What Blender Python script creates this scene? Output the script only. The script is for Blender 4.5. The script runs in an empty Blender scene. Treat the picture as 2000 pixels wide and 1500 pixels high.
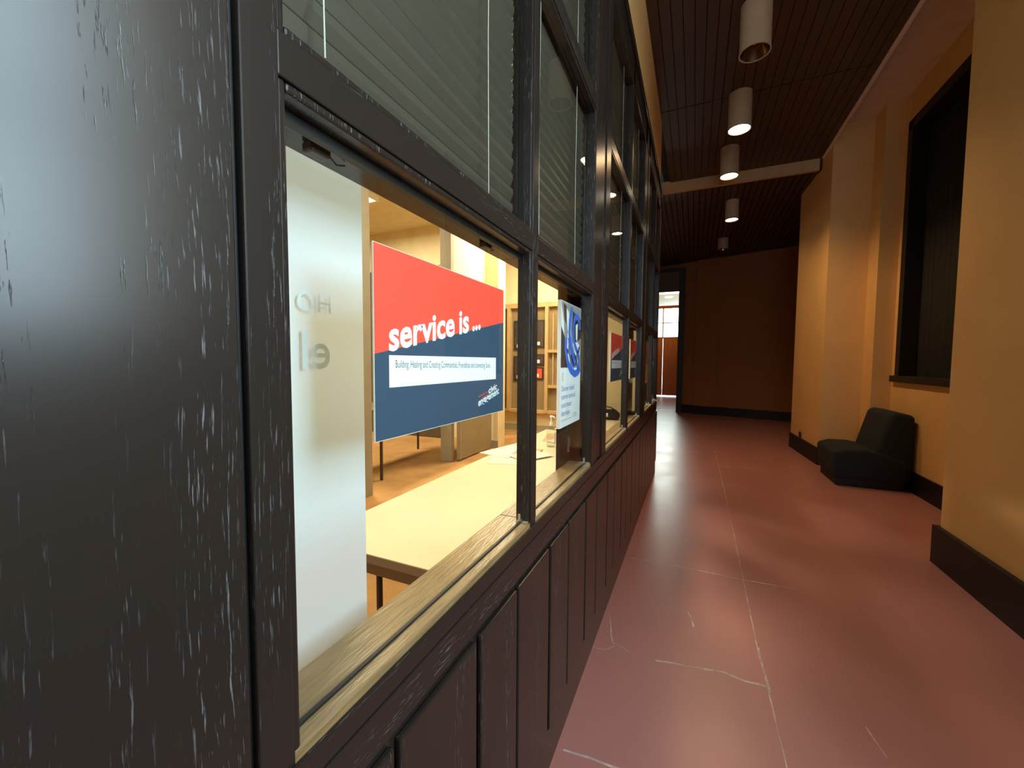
import bpy, bmesh, math, random
from mathutils import Vector, Matrix
random.seed(7)
S = bpy.context.scene
COL = S.collection

# ------------------------------------------------------------------ camera
F, CH, CD = 790.0, 1.5, 0.45
yaw, pitch, roll = math.atan(355/790), math.atan(44/790), 0.0064
fw = Vector((-math.sin(yaw)*math.cos(pitch), math.cos(yaw)*math.cos(pitch), -math.sin(pitch)))
r0 = Vector((math.cos(yaw), math.sin(yaw), 0)); u0 = r0.cross(fw)
cr, sr = math.cos(roll), math.sin(roll)
rt = r0*cr + u0*sr; up = u0*cr - r0*sr
cam = bpy.data.objects.new('camera', bpy.data.cameras.new('camera'))
COL.objects.link(cam)
cam.data.sensor_fit = 'HORIZONTAL'; cam.data.sensor_width = 36; cam.data.lens = F/2000*36
cam.data.clip_start = 0.02; cam.data.clip_end = 100
m = Matrix((rt, up, -fw)).transposed().to_4x4(); m.translation = Vector((CD, 0, CH))
cam.matrix_world = m
S.camera = cam

# ------------------------------------------------------------------ exposure and world
S.view_settings.view_transform = 'Standard'; S.view_settings.look = 'None'
S.view_settings.gamma = 1; S.view_settings.use_curve_mapping = False
S.view_settings.exposure = 0.0
S.cycles.max_bounces = 10; S.cycles.transparent_max_bounces = 24
S.cycles.sample_clamp_indirect = 4.0
W = bpy.data.worlds.new('world'); S.world = W; W.use_nodes = True
bg = W.node_tree.nodes['Background']
bg.inputs[0].default_value = (0.55, 0.75, 1.0, 1); bg.inputs[1].default_value = 0.3

def lamp(name, kind, loc, energy, color, rot=(0, 0, 0), **kw):
    l = bpy.data.lights.new(name, kind); l.energy = energy; l.color = color
    for k, v in kw.items(): setattr(l, k, v)
    o = bpy.data.objects.new(name, l); COL.objects.link(o)
    o.location = loc; o.rotation_euler = rot
    return o
# daylight through the corridor window beside the photographer (outside the window, facing in)
lamp('daylight_behind', 'AREA', (1.2, -2.45, 2.7), 70, (0.70, 0.84, 1.0), (math.radians(90), 0, 0), shape='RECTANGLE', size=1.8, size_y=3.2)
lamp('daylight_corridor', 'AREA', (2.90, .60, 2.85), 255, (0.66, 0.84, 1.0), (0, math.radians(90), 0), shape='RECTANGLE', size=2.25, size_y=1.15)
# daylight beyond the far glazed doors
lamp('daylight_far', 'AREA', (-0.6, 20.0, 3.3), 420, (0.85, 1.0, 0.97), (math.radians(-90), 0, 0), shape='RECTANGLE', size=2.6, size_y=2.0)
# office ceiling lights
OFF = (1.0, 0.87, 0.64)
for (x, y, e) in ((-1.5, 2.2, 95), (-1.9, 6.4, 190), (-4.6, 4.6, 230), (-1.2, -0.8, 60)):
    lamp('office_light', 'AREA', (x, y, 4.02), e, OFF, (0, 0, 0), shape='RECTANGLE', size=0.55, size_y=1.15)

# ------------------------------------------------------------------ materials
def mat(name, color, rough=0.6, spec=0.5, metal=0.0, bump=None, var=None, scale=(1, 1, 1), coat=0.0):
    """var=(amount, noise_scale), bump=(strength, noise_scale); scale stretches object coordinates"""
    M = bpy.data.materials.new(name); M.use_nodes = True
    nt = M.node_tree; b = nt.nodes['Principled BSDF']
    b.inputs['Base Color'].default_value = (*color, 1); b.inputs['Roughness'].default_value = rough
    b.inputs['Specular IOR Level'].default_value = spec; b.inputs['Metallic'].default_value = metal
    b.inputs['Coat Weight'].default_value = coat
    tc = nt.nodes.new('ShaderNodeTexCoord'); mp = nt.nodes.new('ShaderNodeMapping')
    mp.inputs['Scale'].default_value = scale
    nt.links.new(tc.outputs['Object'], mp.inputs['Vector'])
    var = var or (0.06, 6)
    n = nt.nodes.new('ShaderNodeTexNoise'); n.inputs['Scale'].default_value = var[1]; n.inputs['Detail'].default_value = 6
    nt.links.new(mp.outputs[0], n.inputs['Vector'])
    mr = nt.nodes.new('ShaderNodeMapRange'); mr.inputs[1].default_value = 0.3; mr.inputs[2].default_value = 0.7
    mr.inputs[3].default_value = 1-var[0]; mr.inputs[4].default_value = 1+var[0]
    nt.links.new(n.outputs[0], mr.inputs[0])
    mx = nt.nodes.new('ShaderNodeVectorMath'); mx.operation = 'SCALE'; mx.inputs[0].default_value = color
    nt.links.new(mr.outputs[0], mx.inputs['Scale']); nt.links.new(mx.outputs[0], b.inputs['Base Color'])
    if bump:
        n2 = nt.nodes.new('ShaderNodeTexNoise'); n2.inputs['Scale'].default_value = bump[1]; n2.inputs['Detail'].default_value = 4
        nt.links.new(mp.outputs[0], n2.inputs['Vector'])
        bp = nt.nodes.new('ShaderNodeBump'); bp.inputs['Strength'].default_value = bump[0]; bp.inputs['Distance'].default_value = 0.01
        nt.links.new(n2.outputs[0], bp.inputs['Height']); nt.links.new(bp.outputs[0], b.inputs['Normal'])
    return M

def oak(name, axis, color, rough=0.25, pore=0.45):
    """dark stained open-pored oak, grain running along the given axis"""
    M = bpy.data.materials.new(name); M.use_nodes = True
    nt = M.node_tree; N = nt.nodes; L = nt.links; b = N['Principled BSDF']
    b.inputs['Roughness'].default_value = rough; b.inputs['Specular IOR Level'].default_value = 0.30
    tc = N.new('ShaderNodeTexCoord')
    def mapped(s_across, s_along):
        mp = N.new('ShaderNodeMapping')
        sc = [s_across]*3; sc[axis] = s_along
        mp.inputs['Scale'].default_value = sc
        # a slow warp makes the cathedral figure
        w = N.new('ShaderNodeTexNoise'); w.inputs['Scale'].default_value = 1.6; w.inputs['Detail'].default_value = 1
        L.new(tc.outputs['Object'], w.inputs['Vector'])
        ad = N.new('ShaderNodeVectorMath'); ad.operation = 'MULTIPLY_ADD'
        ad.inputs[1].default_value = (0.035, 0.035, 0.035)
        L.new(w.outputs['Color'], ad.inputs[0]); L.new(tc.outputs['Object'], ad.inputs[2])
        L.new(ad.outputs[0], mp.inputs['Vector'])
        return mp
    mp = mapped(400, 22)
    p = N.new('ShaderNodeTexNoise'); p.inputs['Scale'].default_value = 1; p.inputs['Detail'].default_value = 3; p.inputs['Roughness'].default_value = 0.6
    L.new(mp.outputs[0], p.inputs['Vector'])
    mp2 = mapped(17, 1.6)
    d = N.new('ShaderNodeTexNoise'); d.inputs['Scale'].default_value = 1; d.inputs['Detail'].default_value = 2
    L.new(mp2.outputs[0], d.inputs['Vector'])
    dens = N.new('ShaderNodeMapRange'); dens.inputs[1].default_value = 0.46; dens.inputs[2].default_value = 0.66
    L.new(d.outputs[0], dens.inputs[0])
    pr = N.new('ShaderNodeMapRange'); pr.inputs[1].default_value = 0.60; pr.inputs[2].default_value = 0.68
    L.new(p.outputs[0], pr.inputs[0])
    mul = N.new('ShaderNodeMath'); mul.operation = 'MULTIPLY'
    L.new(dens.outputs[0], mul.inputs[0]); L.new(pr.outputs[0], mul.inputs[1])
    bp = N.new('ShaderNodeBump'); bp.invert = True; bp.inputs['Strength'].default_value = pore; bp.inputs['Distance'].default_value = 0.0022
    L.new(mul.outputs[0], bp.inputs['Height']); L.new(bp.outputs[0], b.inputs['Normal'])
    mx = N.new('ShaderNodeMix'); mx.data_type = 'RGBA'
    mx.inputs['A'].default_value = (*color, 1); mx.inputs['B'].default_value = (0.27, 0.29, 0.30, 1)  # pores are real grain, their pale colour paints in glints of light
    sc = N.new('ShaderNodeMath'); sc.operation = 'MULTIPLY'; sc.inputs[1].default_value = 0.50
    L.new(mul.outputs[0], sc.inputs[0]); L.new(sc.outputs[0], mx.inputs['Factor'])
    L.new(mx.outputs['Result'], b.inputs['Base Color'])
    return M

DK = (0.020, 0.015, 0.012)
M_oakV = oak('dark_oak_vertical', 2, DK)
M_oakH = oak('dark_oak_horizontal', 1, DK)
M_black = mat('black_paint', (0.005, 0.0045, 0.004), 0.55)
M_sill = mat('oiled_oak_sill', (0.26, 0.17, 0.075), 0.32, bump=(0.25, 30), var=(0.25, 14), scale=(5, 0.6, 5))
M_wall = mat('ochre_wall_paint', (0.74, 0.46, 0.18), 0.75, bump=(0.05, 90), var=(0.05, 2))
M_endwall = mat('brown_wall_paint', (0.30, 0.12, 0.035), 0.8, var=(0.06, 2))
M_plaster = mat('pale_plaster', (0.72, 0.60, 0.48), 0.8)
M_slat = mat('dark_brown_metal_ceiling', (0.06, 0.032, 0.022), 0.5)
M_base = mat('black_baseboard', (0.006, 0.005, 0.005), 0.55)
M_cream = mat('office_cream_paint', (0.80, 0.68, 0.42), 0.8)
M_greypaint = mat('office_grey_paint', (0.36, 0.31, 0.22), 0.7)
M_offceil = mat('office_ceiling', (0.72, 0.58, 0.34), 0.9)
M_carpet = mat('tan_carpet', (0.42, 0.22, 0.075), 0.95, bump=(0.5, 220), var=(0.16, 3.5))
M_table = mat('cream_laminate', (0.74, 0.64, 0.44), 0.35, var=(0.03, 3))
M_tedge = mat('taupe_table_edge', (0.22, 0.15, 0.10), 0.6)
M_metalD = mat('dark_metal', (0.05, 0.045, 0.04), 0.4, metal=0.6)
M_steel = mat('bright_metal', (0.75, 0.75, 0.72), 0.25, metal=1.0)
M_can = mat('beige_enamel', (0.45, 0.36, 0.26), 0.5)
M_refl = mat('bronze_reflector', (0.35, 0.24, 0.15), 0.22, metal=1.0)
M_blind = mat('grey_green_blind', (0.060, 0.051, 0.036), 0.40)
M_cord = mat('pale_cord', (0.75, 0.70, 0.60), 0.8)
M_red = mat('poster_red', (0.93, 0.085, 0.05), 0.5, var=(0.01, 3))
M_navy = mat('poster_navy', (0.035, 0.075, 0.13), 0.45, var=(0.02, 3))
M_white = mat('poster_white', (0.88, 0.90, 0.90), 0.5, var=(0.01, 3))
M_foam = mat('foam_board_edge', (0.88, 0.80, 0.62), 0.8)
M_ink = mat('dark_ink', (0.03, 0.03, 0.05), 0.7)
M_blue = mat('poster_blue', (0.05, 0.17, 0.72), 0.5)
M_textblue = mat('poster_text_blue', (0.10, 0.22, 0.55), 0.5)
M_grey = mat('poster_grey', (0.30, 0.31, 0.33), 0.5)
M_ghost = mat('banner_show_through', (0.66, 0.79, 0.88), 0.7)
M_upholst = mat('dark_teal_upholstery', (0.009, 0.016, 0.019), 0.9, bump=(0.4, 300), var=(0.12, 60))
M_door = mat('brown_wood_door', (0.50, 0.21, 0.055), 0.4, var=(0.15, 3), scale=(6, 6, 0.7))
M_doorgrey = mat('taupe_door_leaf', (0.30, 0.235, 0.135), 0.6)
M_dkboard = mat('dark_brown_board', (0.10, 0.07, 0.05), 0.6)
M_paper = mat('cream_paper', (0.85, 0.78, 0.60), 0.8)
M_orangepaper = mat('pale_orange_print', (0.65, 0.36, 0.20), 0.8)
M_birch = mat('pale_wood_frame', (0.52, 0.36, 0.17), 0.5, var=(0.12, 5))
M_backer = mat('tan_backer_board', (0.26, 0.18, 0.085), 0.8)
M_photo = mat('dark_print', (0.05, 0.035, 0.03), 0.5, var=(0.5, 14))
M_curtain = mat('black_curtain', (0.004, 0.004, 0.0035), 0.7)

def emit(name, color, strength):
    M = bpy.data.materials.new(name); M.use_nodes = True
    nt = M.node_tree; nt.nodes.remove(nt.nodes['Principled BSDF'])
    e = nt.nodes.new('ShaderNodeEmission'); e.inputs[0].default_value = (*color, 1); e.inputs[1].default_value = strength
    nt.links.new(e.outputs[0], nt.nodes['Material Output'].inputs[0]); return M
M_lamp = emit('lit_lamp', (1.0, 0.86, 0.62), 14)
M_officelamp = emit('lit_office_panel', (1.0, 0.86, 0.6), 6)
M_lamp_off = mat('unlit_bulb', (0.55, 0.50, 0.42), 0.3)

def glass(name, tint=(1, 1, 1), ior=1.5, gloss=1.0, rough=0.0):
    M = bpy.data.materials.new(name); M.use_nodes = True
    nt = M.node_tree; N = nt.nodes; L = nt.links; N.remove(N['Principled BSDF'])
    t = N.new('ShaderNodeBsdfTransparent'); t.inputs[0].default_value = (*tint, 1)
    g = N.new('ShaderNodeBsdfGlossy'); g.inputs['Roughness'].default_value = rough
    # Schlick reflectance, the same from either side of the sheet
    ge = N.new('ShaderNodeNewGeometry'); dt = N.new('ShaderNodeVectorMath'); dt.operation = 'DOT_PRODUCT'
    L.new(ge.outputs['Incoming'], dt.inputs[0]); L.new(ge.outputs['Normal'], dt.inputs[1])
    def mth(op, a_, b_=0.0):
        q = N.new('ShaderNodeMath'); q.operation = op
        if hasattr(a_, 'name'): L.new(a_, q.inputs[0])
        else: q.inputs[0].default_value = a_
        q.inputs[1].default_value = b_; return q.outputs[0]
    ab = mth('ABSOLUTE', dt.outputs['Value']); inv = N.new('ShaderNodeMath'); inv.operation = 'SUBTRACT'; inv.inputs[0].default_value = 1.0; L.new(ab, inv.inputs[1])
    f0 = ((ior-1)/(ior+1))**2
    pw = mth('POWER', inv.outputs[0], 5.0); sc_ = mth('MULTIPLY', pw, (1-f0)*gloss); k = N.new('ShaderNodeMath'); k.operation = 'ADD'; k.inputs[1].default_value = f0*gloss
    L.new(sc_, k.inputs[0])
    mx = N.new('ShaderNodeMixShader'); L.new(k.outputs[0], mx.inputs[0]); L.new(t.outputs[0], mx.inputs[1]); L.new(g.outputs[0], mx.inputs[2])
    L.new(mx.outputs[0], N['Material Output'].inputs[0]); return M
M_glass = glass('window_glass', (0.97, 0.99, 0.97), gloss=0.6)
M_clear = glass('clear_plastic', (0.90, 0.92, 0.88), 1.4)

def floor_material():
    M = mat('red_painted_floor', (0.42, 0.185, 0.170), 0.33, var=(0.05, 1.3))
    nt = M.node_tree; N = nt.nodes; L = nt.links; b = N['Principled BSDF']
    b.inputs['Specular IOR Level'].default_value = 0.36
    n = N.new('ShaderNodeTexNoise'); n.inputs['Scale'].default_value = 2.2; n.inputs['Detail'].default_value = 5
    tc = N.new('ShaderNodeTexCoord'); L.new(tc.outputs['Object'], n.inputs['Vector'])
    mr = N.new('ShaderNodeMapRange'); mr.inputs[1].default_value = .3; mr.inputs[2].default_value = .7; mr.inputs[3].default_value = .30; mr.inputs[4].default_value = .38
    L.new(n.outputs[0], mr.inputs[0]); L.new(mr.outputs[0], b.inputs['Roughness'])
    return M
M_floor = floor_material()
def chip_material():
    M = mat('bare_scratched_concrete', (0.80, 0.68, 0.62), 0.7)
    nt = M.node_tree; N = nt.nodes; L = nt.links
    out = N['Material Output']; b = N['Principled BSDF']
    t = N.new('ShaderNodeBsdfTransparent'); mx = N.new('ShaderNodeMixShader')
    n = N.new('ShaderNodeTexNoise'); n.inputs['Scale'].default_value = 7; n.inputs['Detail'].default_value = 8; n.inputs['Roughness'].default_value = .75
    tc = N.new('ShaderNodeTexCoord'); L.new(tc.outputs['Object'], n.inputs['Vector'])
    mr = N.new('ShaderNodeMapRange'); mr.inputs[1].default_value = .38; mr.inputs[2].default_value = .72; mr.inputs[3].default_value = 0.25; mr.inputs[4].default_value = 1.0
    L.new(n.outputs[0], mr.inputs[0]); L.new(mr.outputs[0], mx.inputs[0]); L.new(t.outputs[0], mx.inputs[1]); L.new(b.outputs[0], mx.inputs[2])
    L.new(mx.outputs[0], out.inputs[0]); return M
M_chip = chip_material()
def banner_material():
    # soft diagonal pale blue fields: corridor reflections painted into the sheet colour
    M = mat('reflection_tinted_banner', (0.85, 0.88, 0.92), 0.55)
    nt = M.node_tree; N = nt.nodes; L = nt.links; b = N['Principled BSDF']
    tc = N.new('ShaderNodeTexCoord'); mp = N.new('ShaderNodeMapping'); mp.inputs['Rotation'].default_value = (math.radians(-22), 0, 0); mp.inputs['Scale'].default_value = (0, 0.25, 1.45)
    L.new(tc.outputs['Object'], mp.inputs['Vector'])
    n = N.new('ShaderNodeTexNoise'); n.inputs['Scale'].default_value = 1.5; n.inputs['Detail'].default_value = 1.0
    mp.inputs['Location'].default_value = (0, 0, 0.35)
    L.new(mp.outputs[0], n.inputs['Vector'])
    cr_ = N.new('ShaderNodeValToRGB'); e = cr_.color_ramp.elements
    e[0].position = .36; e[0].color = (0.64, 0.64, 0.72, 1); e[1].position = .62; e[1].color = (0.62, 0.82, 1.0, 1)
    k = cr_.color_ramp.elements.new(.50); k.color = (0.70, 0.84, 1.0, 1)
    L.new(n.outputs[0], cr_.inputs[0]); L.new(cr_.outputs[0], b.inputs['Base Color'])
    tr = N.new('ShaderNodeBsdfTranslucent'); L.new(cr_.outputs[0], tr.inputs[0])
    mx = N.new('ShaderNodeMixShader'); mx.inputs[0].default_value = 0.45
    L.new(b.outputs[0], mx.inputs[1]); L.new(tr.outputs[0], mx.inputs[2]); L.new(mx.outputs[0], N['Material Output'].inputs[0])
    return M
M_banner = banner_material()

# ------------------------------------------------------------------ mesh helpers
class MB:
    def __init__(s): s.bm = bmesh.new()
    def box(s, x0, x1, y0, y1, z0, z1, rot=None, piv=None):
        vs = [s.bm.verts.new((x, y, z)) for x in (x0, x1) for y in (y0, y1) for z in (z0, z1)]
        for f in ((0, 1, 3, 2), (4, 6, 7, 5), (0, 4, 5, 1), (2, 3, 7, 6), (0, 2, 6, 4), (1, 5, 7, 3)):
            s.bm.faces.new([vs[i] for i in f])
        if rot is not None: bmesh.ops.rotate(s.bm, verts=vs, cent=piv or ((x0+x1)/2, (y0+y1)/2, (z0+z1)/2), matrix=rot)
        return s
    def lathe(s, c, prof, n=28, close=True):
        rings = []
        for (r, z) in prof:
            rings.append([s.bm.verts.new((c[0]+r*math.cos(2*math.pi*i/n), c[1]+r*math.sin(2*math.pi*i/n), c[2]+z)) for i in range(n)])
        for a, b in zip(rings, rings[1:]):
            for i in range(n): s.bm.faces.new((a[i], a[(i+1) % n], b[(i+1) % n], b[i]))
        if close:
            s.bm.faces.new(rings[0][::-1]); s.bm.faces.new(rings[-1])
        return s
    def tube(s, pts, r, n=8):
        pts = [Vector(p) for p in pts]; rings = []
        for i, p in enumerate(pts):
            d = (pts[min(i+1, len(pts)-1)]-pts[max(i-1, 0)]).normalized()
            a = d.cross(Vector((0.3, 0.9, 0.2))).normalized(); b = d.cross(a)
            rings.append([s.bm.verts.new(p+(a*math.cos(2*math.pi*k/n)+b*math.sin(2*math.pi*k/n))*r) for k in range(n)])
        for a, b in zip(rings, rings[1:]):
            for k in range(n): s.bm.faces.new((a[k], a[(k+1) % n], b[(k+1) % n], b[k]))
        s.bm.faces.new(rings[0][::-1]); s.bm.faces.new(rings[-1]); return s
    def prism(s, pts, vec):
        a = [s.bm.verts.new(p) for p in pts]; v = Vector(vec)
        b = [s.bm.verts.new(Vector(p)+v) for p in pts]
        s.bm.faces.new(a[::-1]); s.bm.faces.new(b); n = len(a)
        for i in range(n): s.bm.faces.new((a[i], a[(i+1) % n], b[(i+1) % n], b[i]))
        return s
    def poly(s, pts):
        s.bm.faces.new([s.bm.verts.new(p) for p in pts]); return s
    def build(s, name, material, parent=None, bevel=0, seg=2, smooth=False, subsurf=0):
        bmesh.ops.recalc_face_normals(s.bm, faces=s.bm.faces)
        me = bpy.data.meshes.new(name); s.bm.to_mesh(me); s.bm.free()
        me.materials.append(material)
        if smooth:
            for p in me.polygons: p.use_smooth = True
        o = bpy.data.objects.new(name, me); COL.objects.link(o)
        if parent: o.parent = parent; o.matrix_parent_inverse = parent_mat(parent).inverted()
        if bevel:
            b = o.modifiers.new('bevel', 'BEVEL'); b.width = bevel; b.segments = seg; b.limit_method = 'ANGLE'; b.angle_limit = math.radians(35)
        if subsurf:
            q = o.modifiers.new('sub', 'SUBSURF'); q.levels = subsurf; q.render_levels = subsurf
        return o
def parent_mat(p):
    M_ = Matrix.LocRotScale(p.location, p.rotation_euler, p.scale)
    return parent_mat(p.parent) @ p.matrix_parent_inverse @ M_ if p.parent else M_
def empty(name, loc=(0, 0, 0)):
    o = bpy.data.objects.new(name, None); COL.objects.link(o); o.location = loc; o.empty_display_size = .1; return o
def tag(o, label, cat, group=None, kind=None):
    o['label'] = label; o['category'] = cat
    if group: o['group'] = group
    if kind: o['kind'] = kind
    return o
def struct(o, label=None):
    o['kind'] = 'structure'
    if label: o['label'] = label
    return o
def copy_tree(o, parent=None):
    c = o.copy(); COL.objects.link(c); c.parent = parent
    for ch in list(o.children): copy_tree(ch, c)
    return c
def text_mesh(name, body, material, parent, origin, height, width=None, slope=0.0, bold=0.0, mirror=False, x=0.0, spacing=1.0, align='LEFT'):
    """lettering on a plane facing +X; origin=(y,z) of the baseline start; slope lifts the baseline, letters stay upright"""
    cu = bpy.data.curves.new(name, 'FONT'); cu.body = body; cu.size = 1; cu.offset = bold; cu.space_character = spacing
    cu.resolution_u = 3; cu.align_x = align
    t = bpy.data.objects.new('tmp', cu); COL.objects.link(t)
    dg = bpy.context.evaluated_depsgraph_get()
    me = bpy.data.meshes.new_from_object(t.evaluated_get(dg))
    bpy.data.objects.remove(t)
    xs = [v.co.x for v in me.vertices]; ext = max(xs)-min(xs); x0 = min(xs)
    sx = (width/ext) if width else height
    for v in me.vertices:
        lx = (v.co.x-x0)*sx; lz = v.co.y*height
        if mirror: lx = -lx
        v.co = Vector((x, origin[0]+lx, origin[1]+lz+slope*lx))
    me.materials.clear(); me.materials.append(material); me.name = name
    o = bpy.data.objects.new(name, me); COL.objects.link(o)
    if parent: o.parent = parent; o.matrix_parent_inverse = parent_mat(parent).inverted()
    return o

# ------------------------------------------------------------------ corridor floor
fl = struct(MB().prism([(-.10, -3.2, -.12), (3.6, -3.2, -.12), (3.6, 24.5, -.12), (-1.6, 24.5, -.12), (-1.6, 8.3, -.12), (-1.28, 8.3, -.12), (-1.28, 5.73, -.12), (-.10, 5.73, -.12)], (0, 0, .12)).build('floor', M_floor))
def strip(pts, w, name='scratch', jag=0.004, z=0.0006):
    mb = MB(); P = []
    for (a, b) in zip(pts, pts[1:]):
        n = max(2, int(math.dist(a, b)/0.06))
        for i in range(n): P.append((a[0]+(b[0]-a[0])*i/n, a[1]+(b[1]-a[1])*i/n))
    P.append(pts[-1]); L_, R_ = [], []
    for i, p in enumerate(P):
        q = P[min(i+1, len(P)-1)]; o_ = P[max(i-1, 0)]
        d = Vector((q[0]-o_[0], q[1]-o_[1])).normalized(); nrm = Vector((-d.y, d.x))
        c = Vector(p)+nrm*random.uniform(-jag, jag)
        ww = w*random.uniform(.5, 1.2)
        L_.append(mb.bm.verts.new((*(c+nrm*ww), z))); R_.append(mb.bm.verts.new((*(c-nrm*ww), z)))
    for i in range(len(P)-1): mb.bm.faces.new((L_[i], L_[i+1], R_[i+1], R_[i]))
    return mb.build(name, M_chip, fl)
def onfloor(px, py):
    d = fw*F + rt*(px-1000) - up*(py-750); t = -CH/d.z
    return (CD+d.x*t, d.y*t)
strip([onfloor(*p) for p in ((1222, 1089), (1310, 1103), (1450, 1132), (1560, 1152))], .0055, 'joint_line', .001)
strip([onfloor(*p) for p in ((1396, 880), (1420, 980), (1447, 1110), (1478, 1260), (1502, 1355))], .0022, 'joint_line', .001)
strip([onfloor(*p) for p in ((1502, 1355), (1520, 1430), (1537, 1500))], .0022, 'joint_line', .001)
strip([onfloor(*p) for p in ((1280, 1290), (1350, 1302), (1412, 1312), (1455, 1330), (1500, 1342))], .006, 'crack', .004)
strip([onfloor(*p) for p in ((1190, 1200), (1198, 1255), (1232, 1275))], .003, 'crack', .006)
strip([onfloor(*p) for p in ((1480, 1265), (1492, 1310), (1503, 1352))], .006, 'crack', .003)
strip([onfloor(*p) for p in ((1100, 1466), (1150, 1480), (1210, 1503))], .005, 'crack', .004)
strip([onfloor(*p) for p in ((1385, 888), (1440, 892))], .004, 'crack', .004)
strip([onfloor(*p) for p in ((1393, 911), (1450, 914), (1505, 919))], .004, 'crack', .004)
strip([onfloor(*p) for p in ((1345, 1195), (1356, 1225))], .004, 'scuff', .004)
strip([onfloor(*p) for p in ((1690, 1420), (1735, 1480))], .003, 'scuff', .004)
strip([onfloor(*p) for p in ((1150, 1262), (1180, 1270), (1200, 1262))], .002, 'scuff', .004)

# ------------------------------------------------------------------ dark oak partition on the left
YEND = 5.76
PAIRS = [(0.345, 1.137, 1.205, 1.945), (2.33, 3.10, 3.17, 3.90), (4.30, 5.02, 5.09, 5.66)]
wl = struct(empty('wall_left', (0, 0, 0)), 'dark stained oak partition with wainscot panels and glazed bays')
# backing below sill, foreground panel, stiles
MB().box(-.10, -.001, -3.2, YEND, 0, .955).build('backing', M_oakH, wl)
MB().box(-.10, 0.001, -3.2, .279, 0, 3.70).build('broad_panel', M_oakV, wl, bevel=.002)
MB().box(-.10, -.012, .279, .289, 0, 3.70).build('groove', M_black, wl)
def stile(y0, y1, z0=.945, z1=3.70, x1=0.0):
    return MB().box(-.045, x1, y0, y1, z0, z1).build('stile', M_oakV, wl, bevel=.0025)
stile(.289, .335, 0)
for i, (a, b, c, d) in enumerate(PAIRS):
    stile(b+.012, c-.012)
    nxt = PAIRS[i+1][0] if i < 2 else YEND
    if i < 2:
        stile(d+.012, d+.13); stile(d+.142, nxt-.137, x1=-.006); stile(nxt-.125, nxt-.010)
    else: stile(d+.012, YEND, 0)
for (a, b, c, d) in PAIRS:
    for (p, q) in ((a, b), (c, d)):
        MB().box(-.105, -.0455, q+.001, q+.033, 1.853, 3.69).build('jamb_lining', M_oakV, wl)
        MB().box(-.105, -.0455, p-.033, p-.001, 1.853, 3.69).build('jamb_lining', M_oakV, wl)
def rail(z0, z1, x1=.0):
    for (a, b, c, d) in PAIRS:
        for (p, q) in ((a, b), (c, d)):
            MB().box(-.045, x1, p-.012, q+.012, z0, z1).build('rail', M_oakH, wl, bevel=.002)
rail(1.832, 1.884); rail(2.68, 2.745); 
MB().box(-.10, .0, .335, YEND, 3.50, 3.70).build('top_rail', M_oakH, wl, bevel=.003)
MB().box(-.10, .018, -3.2, YEND, 3.66, 3.72).build('cornice', M_oakH, wl, bevel=.004)
MB().box(-.001, .006, .289, YEND, .945, .985).build('sill_apron', M_oakH, wl, bevel=.003)
MB().box(-.001, .004, .335, YEND, .868, .940).build('wainscot_rail', M_oakH, wl, bevel=.002)
MB().box(-.001, .004, .335, YEND, 0, .165).build('wainscot_base', M_oakH, wl, bevel=.002)
# raised wainscot boards: wide and narrow ones alternate
y = .03+.49
k = 0
while y < YEND-.1:
    w, g = ((.266, .022) if k % 2 == 0 else (.212, .007))
    if k % 2 == 1: g = .012
    mb = MB(); y1 = min(y+w, YEND-.01)
    mb.box(-.001, .013, y, y1, .178, .856)
    mb.build('wainscot_panel', M_oakV, wl, bevel=.004)
    y += w+g; k += 1
MB().box(-.001, .013, .345, .505, .178, .856).build('wainscot_panel', M_oakV, wl, bevel=.004)
# plaster above the partition
struct(MB().box(-.12, -.02, -3.2, YEND, 3.72, 4.62).build('wall_left_upper', M_wall)).name = 'trim_1'
# posts standing inside behind the glass
for (a, b, mt) in ((1.812, 2.30, M_oakV), (3.80, 4.28, M_oakV), (5.05, 5.74, M_oakV)):
    MB().box(-.135, -.119, a, b, 0, 3.70).build('inner_post', mt, wl, bevel=.002)
lp = MB().box(-.119, -.114, 1.965, 1.98, 1.045, 1.12).build('latch_plate', M_steel, wl)

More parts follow.
